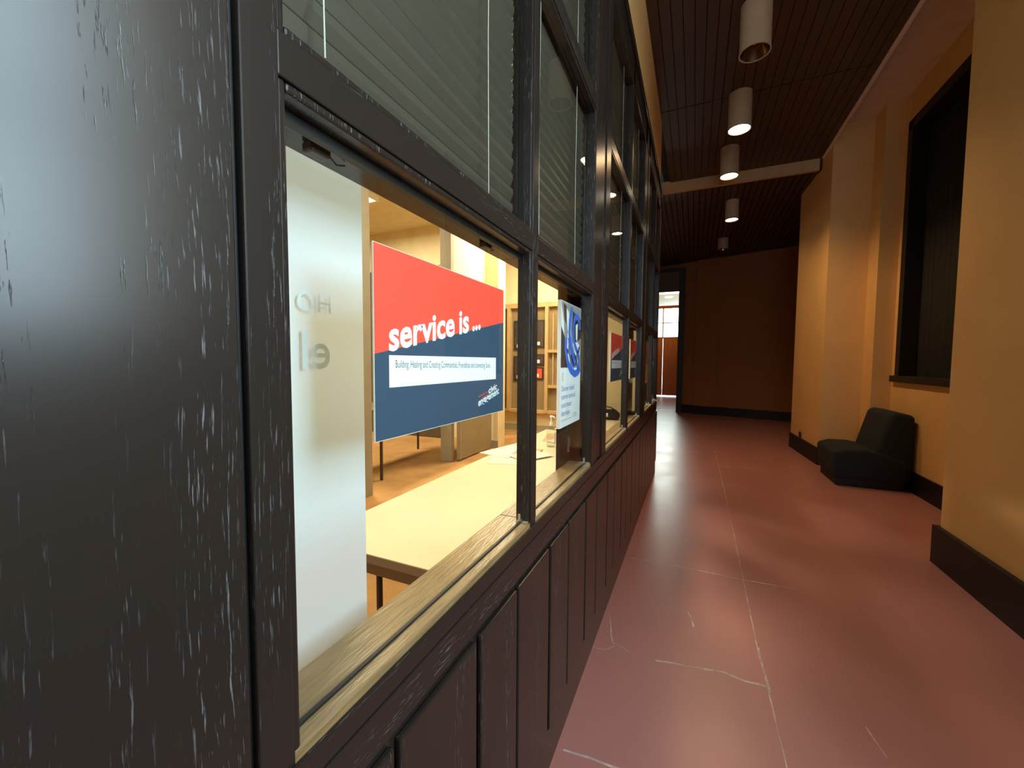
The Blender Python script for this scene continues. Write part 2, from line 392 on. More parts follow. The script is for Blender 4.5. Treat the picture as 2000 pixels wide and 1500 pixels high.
# ---- glazed windows: lower, middle and upper light in every bay
wn = 0
TIERS = [(1.0, 1.82), (1.896, 2.668), (2.757, 3.488)]
for bi, (a, b, c, d) in enumerate(PAIRS):
    for (p, q) in ((a, b), (c, d)):
        for ti, (z0, z1) in enumerate(TIERS):
            wn += 1
            w = struct(empty('window_%d' % wn, (0, (p+q)/2, z0)))
            mb = MB(); t = .011
            mb.box(-.045, -.003, p-.012, p, z0-.012, z1+.012); mb.box(-.045, -.003, q, q+.012, z0-.012, z1+.012)
            mb.box(-.045, -.003, p, q, z1, z1+.012)
            if ti: mb.box(-.045, -.003, p, q, z0-.012, z0)
            mb.build('glazing_bead', M_oakV, w, bevel=.0035)
            if ti == 0:
                # deep sill board and head board running through to the office side
                MB().box(-.118, -.002, p-.033, q+.033, .955, .9995).build('sill', M_sill, w, bevel=.003)
                MB().box(-.0335, -.0265, p, q, 1.0, 1.004).build('glass_channel', M_black, w)
                MB().box(-.118, -.045, p-.033, q+.033, z1, z1+.03).build('head', M_oakH, w, bevel=.002)
                MB().box(-.050, -.036, p, q, z1-.012, z1).build('head_stop', M_black, w)
                MB().box(-.042, -.002, q-.006, q-.001, 1.001, 1.009).build('corner_clip', M_steel, w)
                MB().box(-.034, -.026, q-.009, q-.001, 1.009, 1.030).build('corner_clip', M_steel, w)
                if wn in (1, 4):
                    for yy in (p+.085, q-.17):
                        MB().box(-.085, -.062, yy, yy+.035, z1-.016, z1).build('head_clip', M_metalD, w, bevel=.004)
                        MB().tube([(-.072, yy+.035, z1-.004), (-.075, yy+.055, z1-.012), (-.078, yy+.075, z1-.004)], .0015, 6).build('head_clip', M_metalD, w)
            MB().box(-.032, -.028, p, q, z0, z1).build('glass_pane', M_glass, w)

# ---- venetian blinds behind the upper lights
def make_blind(y0, y1, label, zb=1.905):
    o = empty('venetian_blind', (-.062, (y0+y1)/2, zb))
    tag(o, label, 'blind', 'venetian blinds behind the upper partition windows')
    MB().box(-.085, -.040, y0, y1, 3.60, 3.65).build('head_rail', M_blind, o)
    MB().box(-.083, -.045, y0, y1, zb, zb+.018).build('bottom_rail', M_blind, o, bevel=.004)
    mb = MB(); z = zb+.045; ang = math.radians(-66)
    while z < 3.58:
        a = ang+random.uniform(-.05, .05); hw = .025
        # shallow curved slat in three facets
        pr = []
        for s_, hgt in ((-1, 0), (-.45, .0065), (.35, .0065), (1, 0)):
            dx = -s_*hw*math.cos(a)-hgt*math.sin(a); dz = s_*hw*math.sin(a)-hgt*math.cos(a)
            pr.append((-.072+dx, dz))
        top = [(px_, y0, z+pz_) for (px_, pz_) in pr]; bot = [(px_+.0006, y0, z+pz_-.0008) for (px_, pz_) in pr[::-1]]
        sag = random.uniform(-.001, .001)
        mb.prism(top+bot, (0, y1-y0, sag)); z += .0435
    mb.build('slats', M_blind, o)
    for yy in (y0+.13, y1-.14):
        MB().tube([(-.0935, yy, 3.60), (-.0935, yy, zb)], .0012, 5).build('ladder_cord', M_cord, o)
    for yy in (y0+.085, y1-.205):
        MB().tube([(-.037, yy, 3.60), (-.0365, yy+.002, 2.8), (-.0375, yy-.002, 2.3), (-.0365, yy+.001, zb+.02)], .0011, 5).build('lift_cord', M_cord, o)
    return o
BL = ['wide grey slatted blind behind the window nearest the camera', 'grey slatted blind above the white poster with the blue letter shape',
      'slatted blind above the second red and navy poster', 'slatted blind above the third red and navy poster along the partition',
      'slatted blind above the brown and cream portrait poster', 'slatted blind in the last bay at the far end of the partition']
i = 0
for (a, b, c, d) in PAIRS:
    for (p, q) in ((a, b), (c, d)):
        make_blind(p+.002, q-.002, BL[i]); i += 1

# ------------------------------------------------------------------ posters on the lower glass
XP = -.0345
def service_poster(y0, z0, w, h, th, label, script, sl=None):
    """red over navy poster with a diagonal split, glued on the office side of the glass"""
    o = empty('poster', (XP, y0+w/2, z0))
    tag(o, label, 'poster', 'red and navy service posters on the glass')
    MB().box(XP-th, XP-.0008, y0, y0+w, z0, z0+h).build('foam_board', M_foam, o)
    f0, f1 = .447, .735         # split height at the left and right edge
    zl, zr = z0+h*f0, z0+h*f1
    MB().prism([(XP-.0008, y0+.001, zl), (XP-.0008, y0+w-.001, zr), (XP-.0008, y0+w-.001, z0+h-.001), (XP-.0008, y0+.001, z0+h-.001)], (.0003, 0, 0)).build('red_field', M_red, o)
    MB().prism([(XP-.0008, y0+.001, z0+.001), (XP-.0008, y0+w-.001, z0+.001), (XP-.0008, y0+w-.001, zr), (XP-.0008, y0+.001, zl)], (.0003, 0, 0)).build('navy_field', M_navy, o)
    slope = (zr-zl)/w
    for (wd_, a_, b_) in (('service', .072, .424), ('is', .534, .086), ('...', .652, .082)):
        text_mesh('heading', wd_, M_white, o, (y0+w*a_, zl+slope*w*a_-.001), h*.225, w*b_, slope, .028, x=XP-.0003)
    bz0, bz1 = z0+h*.272, z0+h*.442
    mb = MB(); mb.box(XP-.0006, XP-.0003, y0+w*.072, y0+w*.905, bz0, bz1); mb.build('white_strip', M_white, o)
    text_mesh('handwriting', script, M_ink, o, (y0+w*.105, bz1-h*.066), h*.060, w*.735, -.012, -.004, x=XP-.0001)
    text_mesh('logo', 'civic', M_white, o, (y0+w*.822, z0+h*.160), h*.075, w*.095, slope*1.1, .02, x=XP-.0002)
    text_mesh('logo', 'engagement', M_white, o, (y0+w*.712, z0+h*.078), h*.080, w*.232, slope*1.1, .02, x=XP-.0002)
    text_mesh('logo_line', '--------', M_red, o, (y0+w*.714, z0+h*.143), h*.030, w*.104, slope, .05, x=XP-.0002)
    text_mesh('logo_line', '------', M_red, o, (y0+w*.750, z0+h*.130), h*.028, w*.068, slope, .05, x=XP-.0002)
    return o
service_poster(.520, 1.362, .500, .334, .004, 'large red and navy poster reading service is, on the window nearest the camera',
               'Building, Healing and Creating Communities, Friendships and connecting Souls.')
service_poster(2.61, 1.372, .475, .318, .014, 'second red and navy poster along the partition, its cream board edge showing', '~~~~~')
service_poster(3.475, 1.362, .40, .330, .013, 'third red and navy poster along the partition, in front of a dark post', '~~~~')
service_poster(5.26, 1.380, .36, .305, .005, 'last and smallest looking red and navy poster at the far end of the partition', '~~')

# white poster with the big blue letter
def letter_poster():
    y0, z0, w, h = 1.548, 1.230, .310, .515; th = .015
    o = empty('poster', (XP, y0+w/2, z0))
    tag(o, 'tall white poster with a blue letter shape over a grey photograph, on the second window', 'poster')
    MB().box(XP-th, XP-.0008, y0, y0+w, z0, z0+h).build('foam_board', M_white, o)
    X = XP-.0007
    zp = z0+h*.475
    MB().box(X-.0001, X, y0+.004, y0+w-.001, zp, z0+h-.002).build('photo_panel', M_grey, o)
    def shape(name, mt, pts, dx):
        MB().poly([(X+3*dx, y0+u_*w, z0+v_*h) for (u_, v_) in pts]).build(name, mt, o)
    # pale and dark patches of the photograph: papers, arms, sleeves
    shape('photo_patch', M_white, [(.01, .97), (.12, .85), (.16, .72), (.02, .80)], .0001)
    shape('photo_patch', M_white, [(.20, .96), (.36, .93), (.48, .70), (.30, .78)], .0001)
    shape('photo_patch', M_photo, [(.02, .80), (.20, .71), (.36, .66), (.30, .48), (.02, .48)], .0001)
    shape('photo_patch', M_photo, [(.55, .95), (.995, .90), (.995, .74), (.62, .66), (.52, .80)], .0001)
    shape('photo_patch', M_white, [(.70, .84), (.82, .86), (.80, .70), (.72, .72)], .00015)
    shape('photo_patch', M_white, [(.55, .68), (.80, .70), (.95, .66), (.90, .60), (.70, .58)], .00015)
    shape('photo_patch', M_white, [(.88, .66), (.96, .66), (.90, .49), (.80, .49)], .00015)
    shape('photo_patch', M_photo, [(.45, .58), (.70, .60), (.85, .50), (.60, .485)], .0001)
    shape('photo_patch', M_white, [(.28, .60), (.38, .58), (.46, .50), (.36, .478)], .00012)
    def ribbon(pts, wd, dx):
        mb = MB(); A, B = [], []
        n = len(pts)
        for i_, p_ in enumerate(pts):
            q = Vector(pts[min(i_+1, n-1)])-Vector(pts[max(i_-1, 0)]); q = Vector((q.x*w, q.y*h)).normalized(); nn = Vector((-q.y, q.x))*wd
            A.append(mb.bm.verts.new((X+3*dx, y0+p_[0]*w+nn.x, z0+p_[1]*h+nn.y))); B.append(mb.bm.verts.new((X+3*dx, y0+p_[0]*w-nn.x, z0+p_[1]*h-nn.y)))
        for i_ in range(n-1): mb.bm.faces.new((A[i_], A[i_+1], B[i_+1], B[i_]))
        mb.build('blue_letter', M_blue, o)
    def arc(cx, cy, rx, ry, a0, a1, n=22):
        return [(cx+rx*math.cos(math.radians(a0+(a1-a0)*t/n)), cy+ry*math.sin(math.radians(a0+(a1-a0)*t/n))) for t in range(n+1)]
    shape('photo_patch', M_photo, [(.10, .985), (.24, .97), (.26, .82), (.16, .86)], .00012)
    shape('photo_patch', M_white, [(.30, .76), (.36, .76), (.34, .62), (.28, .64)], .00012)
    # double-banded S: upper bowl, diagonal, lower bowl
    ribbon(arc(.76, .80, .175, .115, 5, 180)+[(.60, .72), (.68, .66), (.84, .60)]+arc(.72, .535, .17, .075, 60, -60), .014, .0003)
    ribbon([(.50, .97), (.40, .86), (.38, .76), (.46, .66), (.58, .58), (.66, .53), (.72, .51)], .014, .0003)
    ribbon([(.22, .72), (.22, .62), (.32, .52), (.48, .455), (.68, .42), (.86, .435), (.97, .47)], .016, .0003)
    ribbon([(.34, .72), (.40, .60), (.52, .51), (.64, .475)], .006, .0003)
    # lettering
    for j, s_ in enumerate(('Discover funded', 'summer service &', 'social impact', 'internships.')):
        wd = (.60, .66, .46, .40)[j]
        text_mesh('lettering', s_, M_textblue, o, (y0+.07*w, z0+h*(.290-.066*j)), h*.064, w*wd, 0, .0, x=X+.0002)
    mb = MB()
    for j in range(5): mb.box(X, X+.0002, y0+.08*w, y0+.14*w, z0+h*(.375+.014*j), z0+h*(.381+.014*j))
    mb.build('small_print', M_grey, o)
    MB().box(X, X+.0002, y0+.07*w, y0+.56*w, z0+h*.052, z0+h*.056).build('small_print', M_grey, o)
    text_mesh('logo', 'CCNS', M_grey, o, (y0+.62*w, z0+h*.050), h*.050, w*.20, 0, .0, x=X+.0002)
letter_poster()
def brown_poster():
    y0, z0, w, h = 4.53, 1.272, .36, .46
    o = empty('poster', (XP, y0+w/2, z0))
    tag(o, 'brown and cream portrait poster on the fifth window of the partition', 'poster')
    MB().box(XP-.014, XP-.0008, y0, y0+w, z0, z0+h).build('foam_board', M_foam, o)
    MB().box(XP-.0008, XP-.0005, y0+.05, y0+w, z0+h*.42, z0+h).build('brown_print', M_door, o)
    MB().box(XP-.0008, XP-.0005, y0+.01, y0+w-.01, z0+.02, z0+h*.40).build('cream_print', M_orangepaper, o)
brown_poster()

# ------------------------------------------------------------------ free-standing banner behind the first window
bn = empty('roll_up_banner', (-.20, .27, 0))
tag(bn, 'tall white fabric banner seen from behind, just inside the first window', 'banner')
mb = MB(); N_ = 14; cols = []
for i in range(N_+1):
    yy = -.18+.845*i/N_; xx = -.200+.004*math.sin(i*.9)
    cols.append([mb.bm.verts.new((xx, yy, z)) for z in [0.07+2.03*j/12 for j in range(13)]])
for i in range(N_):
    for j in range(12): mb.bm.faces.new((cols[i][j], cols[i+1][j], cols[i+1][j+1], cols[i][j+1]))
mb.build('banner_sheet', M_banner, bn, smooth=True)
MB().box(-.29, -.13, -.19, .675, 0, .075).build('base_cassette', M_steel, bn, bevel=.012)
MB().box(-.212, -.192, -.19, .675, 2.10, 2.125).build('top_rail', M_steel, bn, bevel=.004)
MB().tube([(-.235, .24, .07), (-.235, .24, 2.1)], .009).build('support_pole', M_steel, bn)
text_mesh('show_through_lettering', 'HO', M_ghost, bn, (.575, 1.590), .050, None, 0, 0, mirror=True, x=-.1935)
text_mesh('show_through_lettering', 'el', M_ghost, bn, (.572, 1.485), .100, None, 0, .01, mirror=True, x=-.1935)

# ------------------------------------------------------------------ office shell
OFFP = [(-8.0, -3.2), (-.10, -3.2), (-.10, 5.73), (-1.28, 5.73), (-1.28, 8.3), (-8.0, 8.3)]
struct(MB().prism([(a_, b_, -.12) for a_, b_ in OFFP], (0, 0, .119)).build('floor_office', M_carpet))
struct(MB().prism([(a_, b_, 4.15) for a_, b_ in OFFP], (0, 0, .1)).build('ceiling_office', M_offceil))
struct(MB().box(-8.0, -1.31, 8.15, 8.3, 0, 4.15).build('wall_office_back', M_cream))
struct(MB().box(-1.31, -.101, 5.70, 5.76, 0, 4.6).build('wall_office_end', M_cream))
struct(MB().box(-1.31, -1.25, 5.76, 8.3, 0, 5.1).build('wall_niche', M_cream))
struct(MB().box(-8.1, -8.0, -3.2, 8.3, 0, 4.15).build('wall_office_far', M_cream))
struct(MB().box(-8.0, -.10, -3.3, -3.2, 0, 4.15).build('wall_office_near', M_cream))
struct(MB().box(-8.0, -3.35, 6.75, 6.85, 0, 4.15).build('wall_annex', M_cream))
struct(MB().box(-2.95, -2.83, -3.2, 3.30, 0, 4.15).build('wall_office_side', M_cream))
struct(MB().box(-2.955, -2.785, 3.30, 3.425, .0, 4.15).build('trim_2', M_greypaint, bevel=.004))
struct(MB().box(-2.985, -2.80, 5.045, 5.13, 0, 4.15).build('trim_3', M_greypaint, bevel=.004))
struct(MB().box(-2.95, -2.86, 5.13, 6.22, 2.16, 4.15).build('wall_over_door', M_cream))
struct(MB().box(-3.30, -2.61, 6.22, 6.50, 0, 4.15).build('wall_pier', M_cream))
struct(MB().box(-2.80, -2.60, 6.205, 6.22, 0, .13).build('baseboard_pier', M_greypaint))
struct(MB().box(-3.5, -1.31, 8.13, 8.15, 0, .13).build('baseboard_office', M_greypaint))
struct(MB().box(-.12, -.10, -3.2, YEND, 3.72, 4.15).build('wall_office_front', M_cream))
# office door leaf standing ajar
dl = struct(empty('door_1', (-2.73, 5.15, 0)), 'taupe office door leaf standing open below the large poster')
MB().box(-2.755, -2.71, 5.16, 6.18, .02, 2.12).build('door_leaf', M_doorgrey, dl, bevel=.006)
MB().box(-2.765, -2.70, 5.145, 5.165, .02, 2.12).build('door_edge', M_greypaint, dl, bevel=.004)
MB().tube([(-2.71, 5.30, 1.02), (-2.66, 5.30, 1.02), (-2.66, 5.42, 1.02)], .010).build('door_handle', M_steel, dl)

# dark screen in the annex
rd = MB().box(-5.85, -4.02, 6.55, 6.62, 0, 3.33)
tag(rd.build('room_divider', M_dkboard, bevel=.01), 'tall dark brown board wall standing in the side room behind the first poster', 'screen')

# long cream counter table under the sill
def table(name, x0, x1, y0, y1, h, label, group=None, legs=True):
    o = empty(name, ((x0+x1)/2, (y0+y1)/2, 0)); tag(o, label, 'table', group)
    MB().box(x0, x1, y0, y1, h-.004, h).build('tabletop', M_table, o)
    MB().box(x0+.001, x1-.001, y0+.001, y1-.001, h-.040, h-.004).build('edge_band', M_tedge, o, bevel=.003)
    MB().box(x0+.08, x1-.08, y0+.06, y1-.06, h-.12, h-.040).build('apron', M_tedge, o)
    for (lx, ly) in ((x0+.08, y0+.35), (x1-.08, y0+.35), (x0+.08, y1-.35), (x1-.08, y1-.35)):
        MB().tube([(lx, ly, h-.1), (lx, ly, 0)], .016).build('leg', M_metalD, o)
    return o
table('folding_table', -1.045, -.285, 1.185, 4.28, .74, 'long cream topped table just inside the windows, papers and bottle on it')
table('folding_table', -.98, -.285, 4.34, 5.62, .74, 'cream topped table seen through the third window, behind the long one')
# table with thin dark legs in the opening
t2 = empty('side_table', (-3.45, 4.7, 0)); tag(t2, 'table on thin dark legs in the office opening, mostly behind the first poster', 'table')
MB().box(-3.85, -3.05, 3.85, 5.60, .86, .885).build('tabletop', M_dkboard, t2)
for (lx, ly) in ((-3.09, 3.90), (-3.80, 3.90), (-3.12, 5.53), (-3.80, 5.57)):
    MB().box(lx-.013, lx+.013, ly-.013, ly+.013, 0, .86).build('leg', M_metalD, t2)

# black bag at the far end of the second table
bg_ = empty('shoulder_bag', (-.62, 5.42, .74)); tag(bg_, 'black bag lying at the far end of the table, glimpsed through the third window', 'bag')
MB().prism([(-.80, 5.34, .7405), (-.44, 5.34, .7405), (-.43, 5.34, .82), (-.50, 5.34, .875), (-.60, 5.34, .865), (-.72, 5.34, .89), (-.81, 5.34, .83)], (0, .16, 0)).build('bag_body', M_upholst, bg_, bevel=.02, seg=3, smooth=True)
MB().tube([(-.76, 5.37, .87), (-.72, 5.34, .91), (-.62, 5.33, .925), (-.52, 5.34, .905), (-.47, 5.37, .86)], .008).build('handle', M_metalD, bg_)
MB().box(-.68, -.56, 5.332, 5.34, .78, .83).build('buckle', M_steel, bg_, bevel=.004)

# papers on the table
def sheet(cx, cy, rot, w, h, z, mt, label, curl=.004, name='paper_sheet'):
    mb = MB(); R = Matrix.Rotation(rot, 3, 'Z'); g = []
    for i in range(7):
        row = []
        for j in range(5):
            lx, ly = (i/6-.5)*w, (j/4-.5)*h
            zz = z+curl*(abs(i/6-.5)*2)**2*(1+.3*j/4)
            v = R @ Vector((lx, ly, 0)); row.append(mb.bm.verts.new((cx+v.x, cy+v.y, zz)))
        g.append(row)
    fs = [mb.bm.faces.new((g[i][j], g[i+1][j], g[i+1][j+1], g[i][j+1])) for i in range(6) for j in range(4)]
    r_ = bmesh.ops.extrude_face_region(mb.bm, geom=fs)
    for v in [e_ for e_ in r_['geom'] if isinstance(e_, bmesh.types.BMVert)]: v.co.z += .0012
    o = mb.build(name, mt)
    tag(o, label, 'paper', 'papers on the long table'); return o
sheet(-.86, 2.88, .35, .30, .42, .7405, M_paper, 'cream sheet of paper lying lowest and nearest in the pile on the table', .0008)
sheet(-.95, 3.10, -.25, .30, .46, .7430, M_paper, 'cream sheet of paper at the outer left of the table pile', .0008)
sheet(-.80, 3.10, .10, .20, .30, .7455, M_orangepaper, 'sheet with a pale orange print on top of the table pile', .0008)
sheet(-.72, 2.98, -.5, .22, .30, .7480, M_paper, 'cream sheet at the window side of the table pile, behind the mullion', .003)
sheet(-.78, 3.80, .2, .22, .30, .7405, M_orangepaper, 'orange printed sheet on the table behind the clear bottle', .0008)
sheet(-.66, 3.72, -.3, .24, .30, .7430, M_paper, 'white sheet on the table beside the orange one behind the bottle', .003)

# hand sanitiser bottle
bt = empty('sanitizer_bottle', (-.70, 3.42, .74)); tag(bt, 'clear pump bottle of hand sanitizer standing on the long table', 'bottle')
c_ = (-.70, 3.42, .7405)
MB().lathe(c_, [(.036, 0), (.040, .006), (.040, .145), (.034, .165), (.016, .180), (.014, .195)], 24).build('bottle_body', M_clear, bt, smooth=True)
MB().lathe(c_, [(.037, .004), (.037, .110)], 24).build('gel', glass('sanitizer_gel', (.93, .95, .95), 1.36), bt)
MB().box(-.664, -.6625, 3.395, 3.445, .765, .865).build('label_sticker', M_white, bt)
MB().lathe(c_, [(.017, .190), (.017, .215), (.006, .218), (.006, .262), (.013, .264), (.013, .280)], 20).build('pump_cap', M_white, bt, smooth=False)
MB().tube([(-.70, 3.42, 1.014), (-.668, 3.40, 1.012), (-.655, 3.39, 1.002)], .005).build('pump_nozzle', M_white, bt)

# wood framed display unit on the office back wall
dc = empty('display_case', (-2.6, 8.05, .5)); tag(dc, 'pale wood framed wall display unit on the office back wall', 'display case')
MB().box(-3.40, -1.36, 8.11, 8.128, .45, 2.66).build('back_board', M_backer, dc)
MB().box(-3.44, -1.36, 8.02, 8.13, 2.64, 2.74).build('top_frame', M_birch, dc, bevel=.005)
MB().box(-3.44, -1.36, 8.02, 8.13, .40, .47).build('bottom_frame', M_birch, dc, bevel=.005)
for x in (-3.24, -2.37, -1.98, -1.5): MB().box(x-.035, x+.035, 8.0, 8.128, .42, 2.66).build('post', M_birch, dc, bevel=.004)
for z in (1.72, .98): MB().box(-2.34, -1.36, 8.02, 8.128, z-.03, z+.03).build('shelf', M_birch, dc)
for x in (-2.24, -2.13): MB().box(x-.012, x+.012, 8.06, 8.128, .98, 2.5).build('divider', M_birch, dc)
PIC = [(-3.15, -2.88, 1.75, 2.38, M_photo, 'dark framed picture high on the office display wall, left of the mullion'),
       (-3.15, -2.88, 1.08, 1.62, M_photo, 'dark framed picture low on the office display wall, left of the mullion'),
       (-2.72, -2.44, 1.80, 2.38, M_photo, 'dark framed picture high on the display wall, seen through the second window'),
       (-2.72, -2.44, 1.42, 1.66, M_photo, 'small dark picture in the middle of the display wall, second window'),
       (-2.70, -2.46, 1.12, 1.38, M_red, 'small red picture low on the display wall, seen through the second window')]
for (x0, x1, z0, z1, mt, lb) in PIC:
    pf = MB().box(x0, x1, 8.085, 8.112, z0, z1).build('framed_picture', M_metalD, dc)
    MB().box(x0+.03, x1-.03, 8.080, 8.085, z0+.03, z1-.03).build('print', mt, pf)
    MB().box(x0+.08, x1-.10, 8.078, 8.080, z0+.05, z0+.12).build('caption', M_white, pf)

# ceiling panels in the office that carry the light
for k, (x, y_) in enumerate(((-1.5, 2.2), (-1.9, 6.4), (-4.6, 4.6), (-1.2, -.8))):
    o = empty('ceiling_light', (x, y_, 4.15)); tag(o, ['office ceiling light panel above the long table', 'office ceiling light panel before the display wall', 'ceiling light panel in the side room', 'office ceiling light panel above the banner'][k], 'ceiling light', 'office ceiling lights')
    mb = MB(); mb.box(x-.32, x-.29, y_-.62, y_+.62, 4.07, 4.15); mb.box(x+.29, x+.32, y_-.62, y_+.62, 4.07, 4.15); mb.box(x-.29, x+.29, y_-.62, y_-.59, 4.07, 4.15); mb.box(x-.29, x+.29, y_+.59, y_+.62, 4.07, 4.15)
    mb.build('frame', M_white, o)
    MB().box(x-.29, x+.29, y_-.59, y_+.59, 4.09, 4.10).build('diffuser', M_officelamp, o)

# ------------------------------------------------------------------ corridor ceiling
CZ, CZ2 = 4.60, 4.45
YB = 7.65
cl = struct(empty('ceiling', (1, 5, CZ)), 'dark brown linear metal ceiling')
MB().box(-.12, 2.16, -3.2, YB, CZ+.03, CZ+.10).build('deck', M_black, cl)
for (ya, yb) in ((-3.2, 3.58), (3.60, 5.50), (5.52, YB)):
    mb = MB(); x = -.02
    while x < 2.10:
        mb.box(x, x+.091, ya, yb, CZ, CZ+.012); x += .098
    mb.build('slats', M_slat, cl)
MB().box(2.12, 2.16, -3.2, YB, CZ-.01, CZ+.28).build('fascia', M_plaster, cl)
c2 = struct(empty('ceiling_far', (1, 10, CZ2)), 'lower dark brown linear ceiling beyond the bulkhead')
MB().box(-1.6, 3.3, YB+.06, 13.7, CZ2+.03, CZ2+.10).build('deck', M_black, c2)
mb = MB(); x = -1.4
while x < 3.0:
    mb.box(x, x+.083, YB+.06, 13.4, CZ2, CZ2+.025); x += .098
mb.build('slats', M_slat, c2)
struct(MB().box(-1.6, 2.10, YB, YB+.06, CZ2-.02, CZ+.02).build('trim_4', mat('tan_bulkhead_paint', (.55, .36, .18), .8)))
struct(MB().box(2.14, 3.2, -3.2, 8.8, 4.86, 4.93).build('ceiling_window_bay', M_plaster))

# ------------------------------------------------------------------ corridor right side
XW = 2.17
def wallbox(n, x0, x1, y0, y1, z0=0, z1=4.9, mt=None): return struct(MB().box(x0, x1, y0, y1, z0, z1).build(n, mt or M_wall, bevel=.006))
# near wall with the daylight window opening at y .3..1.8
mb = MB()
mb.box(XW, 3.0, 1.25, 4.03, 0, 4.9); mb.box(XW, 3.0, -3.2, -.05, 0, 4.9); mb.box(XW, 3.0, -.05, 1.25, 0, 1.65); mb.box(XW, 3.0, -.05, 1.25, 4.05, 4.9)
struct(mb.build('wall_right', M_wall))
wr = struct(empty('window_19', (2.9, 1.05, 1.45)), 'tall daylight window beside the camera')
mb = MB()
for y_ in (-.05, .57, 1.19): mb.box(2.80, 2.86, y_, y_+.06, 1.65, 4.05)
for z in (1.65, 2.8, 3.99): mb.box(2.80, 2.86, -.05, 1.25, z, z+.06)
mb.build('window_frame', M_black, wr)
MB().box(2.828, 2.832, .01, 1.19, 1.7, 4.0).build('glass_pane', M_glass, wr)
# recess back wall with tall dark window
XR = 2.83
WY0, WY1, WZ0, WZ1 = 5.05, 6.80, 1.33, 4.50
mb = MB()
mb.box(XR, 3.2, 4.03, WY0, 0, 4.9); mb.box(XR, 3.2, WY1, 7.0, 0, 4.9); mb.box(XR, 3.2, WY0, WY1, 0, WZ0); mb.box(XR, 3.2, WY0, WY1, WZ1, 4.9)
struct(mb.build('wall_right_recess', M_wall))
w2 = struct(empty('window_20', (XR, 5.9, WZ0)), 'tall black framed corridor window with closed dark curtains')
mb = MB()
mb.box(XR-.01, XR+.16, WY0-.02, WY0+.09, WZ0, WZ1); mb.box(XR-.01, XR+.16, WY1-.09, WY1+.02, WZ0, WZ1); mb.box(XR-.01, XR+.16, WY0, WY1, WZ1-.10, WZ1+.02)
mb.prism([(XR-.01, WY1+.02, WZ1-.10), (XR-.01, WY1+.02, WZ1+.02), (XR-.01, WY1-.25, WZ1+.02)], (.1, 0, 0))
mb.build('window_frame', M_black, w2, bevel=.006)
MB().box(XR-.05, XR+.16, WY0-.05, WY1+.05, WZ0-.06, WZ0+.02).build('sill', M_black, w2, bevel=.006)
mb = MB(); pts = []
n = 90
for i in range(n+1):
    y_ = WY0+.08+(WY1-WY0-.16)*i/n; pts.append((XR+.19+.022*math.sin(i*.9)+.008*math.sin(i*2.3), y_))
a = [mb.bm.verts.new((x_, y_, WZ0)) for (x_, y_) in pts]; b = [mb.bm.verts.new((x_, y_, WZ1)) for (x_, y_) in pts]
for i in range(n): mb.bm.faces.new((a[i], a[i+1], b[i+1], b[i]))
mb.build('curtain', M_curtain, w2, smooth=True)
struct(MB().box(XR+.30, XR+.36, WY0-.1, WY1+.1, WZ0-.1, WZ1+.1).build('shutter_backing', M_black)).name = 'trim_5'
# stepped pier beyond the recess
pier = [(2.625, 6.92), (3.2, 6.92), (3.2, 8.75), (2.08, 8.70), (2.165, 7.26), (2.625, 7.26)]
struct(MB().prism([(x_, y_, 0) for (x_, y_) in pier], (0, 0, 4.9)).build('wall_right_pier', M_wall))
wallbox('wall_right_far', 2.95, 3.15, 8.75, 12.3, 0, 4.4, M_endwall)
# baseboards
def bb(name, pts, h=.20, t=.022):
    mb = MB()
    for (p, q) in zip(pts, pts[1:]):
        d = Vector((q[0]-p[0], q[1]-p[1])); ln = d.length; d.normalize(); nn = Vector((-d.y, d.x))*t
        P = [(*p, 0), (q[0], q[1], 0), (q[0]+nn.x, q[1]+nn.y, 0), (p[0]+nn.x, p[1]+nn.y, 0)]
        mb.prism(P, (0, 0, h))
    return struct(mb.build(name, M_base))
bb('baseboard_right', [(XW, -3.2), (XW, 4.03)], .285, .035)
bb('baseboard_right_return', [(XW-.035, 4.03), (XR, 4.03)], .285, .03)
bb('baseboard_recess', [(XR, 4.06), (XR, 6.92)], .24)
bb('baseboard_pier_step', [(XR, 6.92), (2.625, 6.92), (2.625, 7.26), (2.165, 7.26), (2.08, 8.70)], .25)
oo = MB().box(2.085, 2.10, 8.05, 8.12, .27, .36).build('wall_outlet', M_black, bevel=.003); tag(oo, 'small dark wall outlet just above the baseboard of the orange pier', 'outlet')

# ------------------------------------------------------------------ end wall with doorway
def pt(x): return 13.28-(x)*.315        # slightly skewed end wall
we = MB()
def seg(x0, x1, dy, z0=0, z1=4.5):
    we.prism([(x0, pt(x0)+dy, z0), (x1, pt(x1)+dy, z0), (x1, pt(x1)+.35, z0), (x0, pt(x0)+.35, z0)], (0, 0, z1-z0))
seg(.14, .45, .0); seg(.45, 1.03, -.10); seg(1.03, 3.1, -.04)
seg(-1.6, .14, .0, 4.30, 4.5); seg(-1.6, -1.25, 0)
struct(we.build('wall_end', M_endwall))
be = MB()
for (x0, x1, dy) in ((.14, .45, -.03), (.45, 1.03, -.13), (1.03, 3.1, -.07)):
    be.prism([(x0, pt(x0)+dy, 0), (x1, pt(x1)+dy, 0), (x1, pt(x1)+dy+.03, 0), (x0, pt(x0)+dy+.03, 0)], (0, 0, .24))
struct(be.build('baseboard_end', M_base))
df = struct(empty('door_2', (-.5, 13.3, 0)), 'tall black cased opening at the end of the corridor')
MB().box(-.02, .14, 13.12, 13.60, 0, 4.30).build('door_frame', M_black, df)
MB().box(-1.25, -1.12, 13.12, 13.60, 0, 4.30).build('door_frame', M_black, df)
MB().box(-1.12, -.02, 13.12, 13.60, 4.20, 4.30).build('door_frame', M_black, df)
MB().box(-1.12, -.02, 13.15, 13.20, 3.62, 4.20).build('transom_panel', M_dkboard, df)
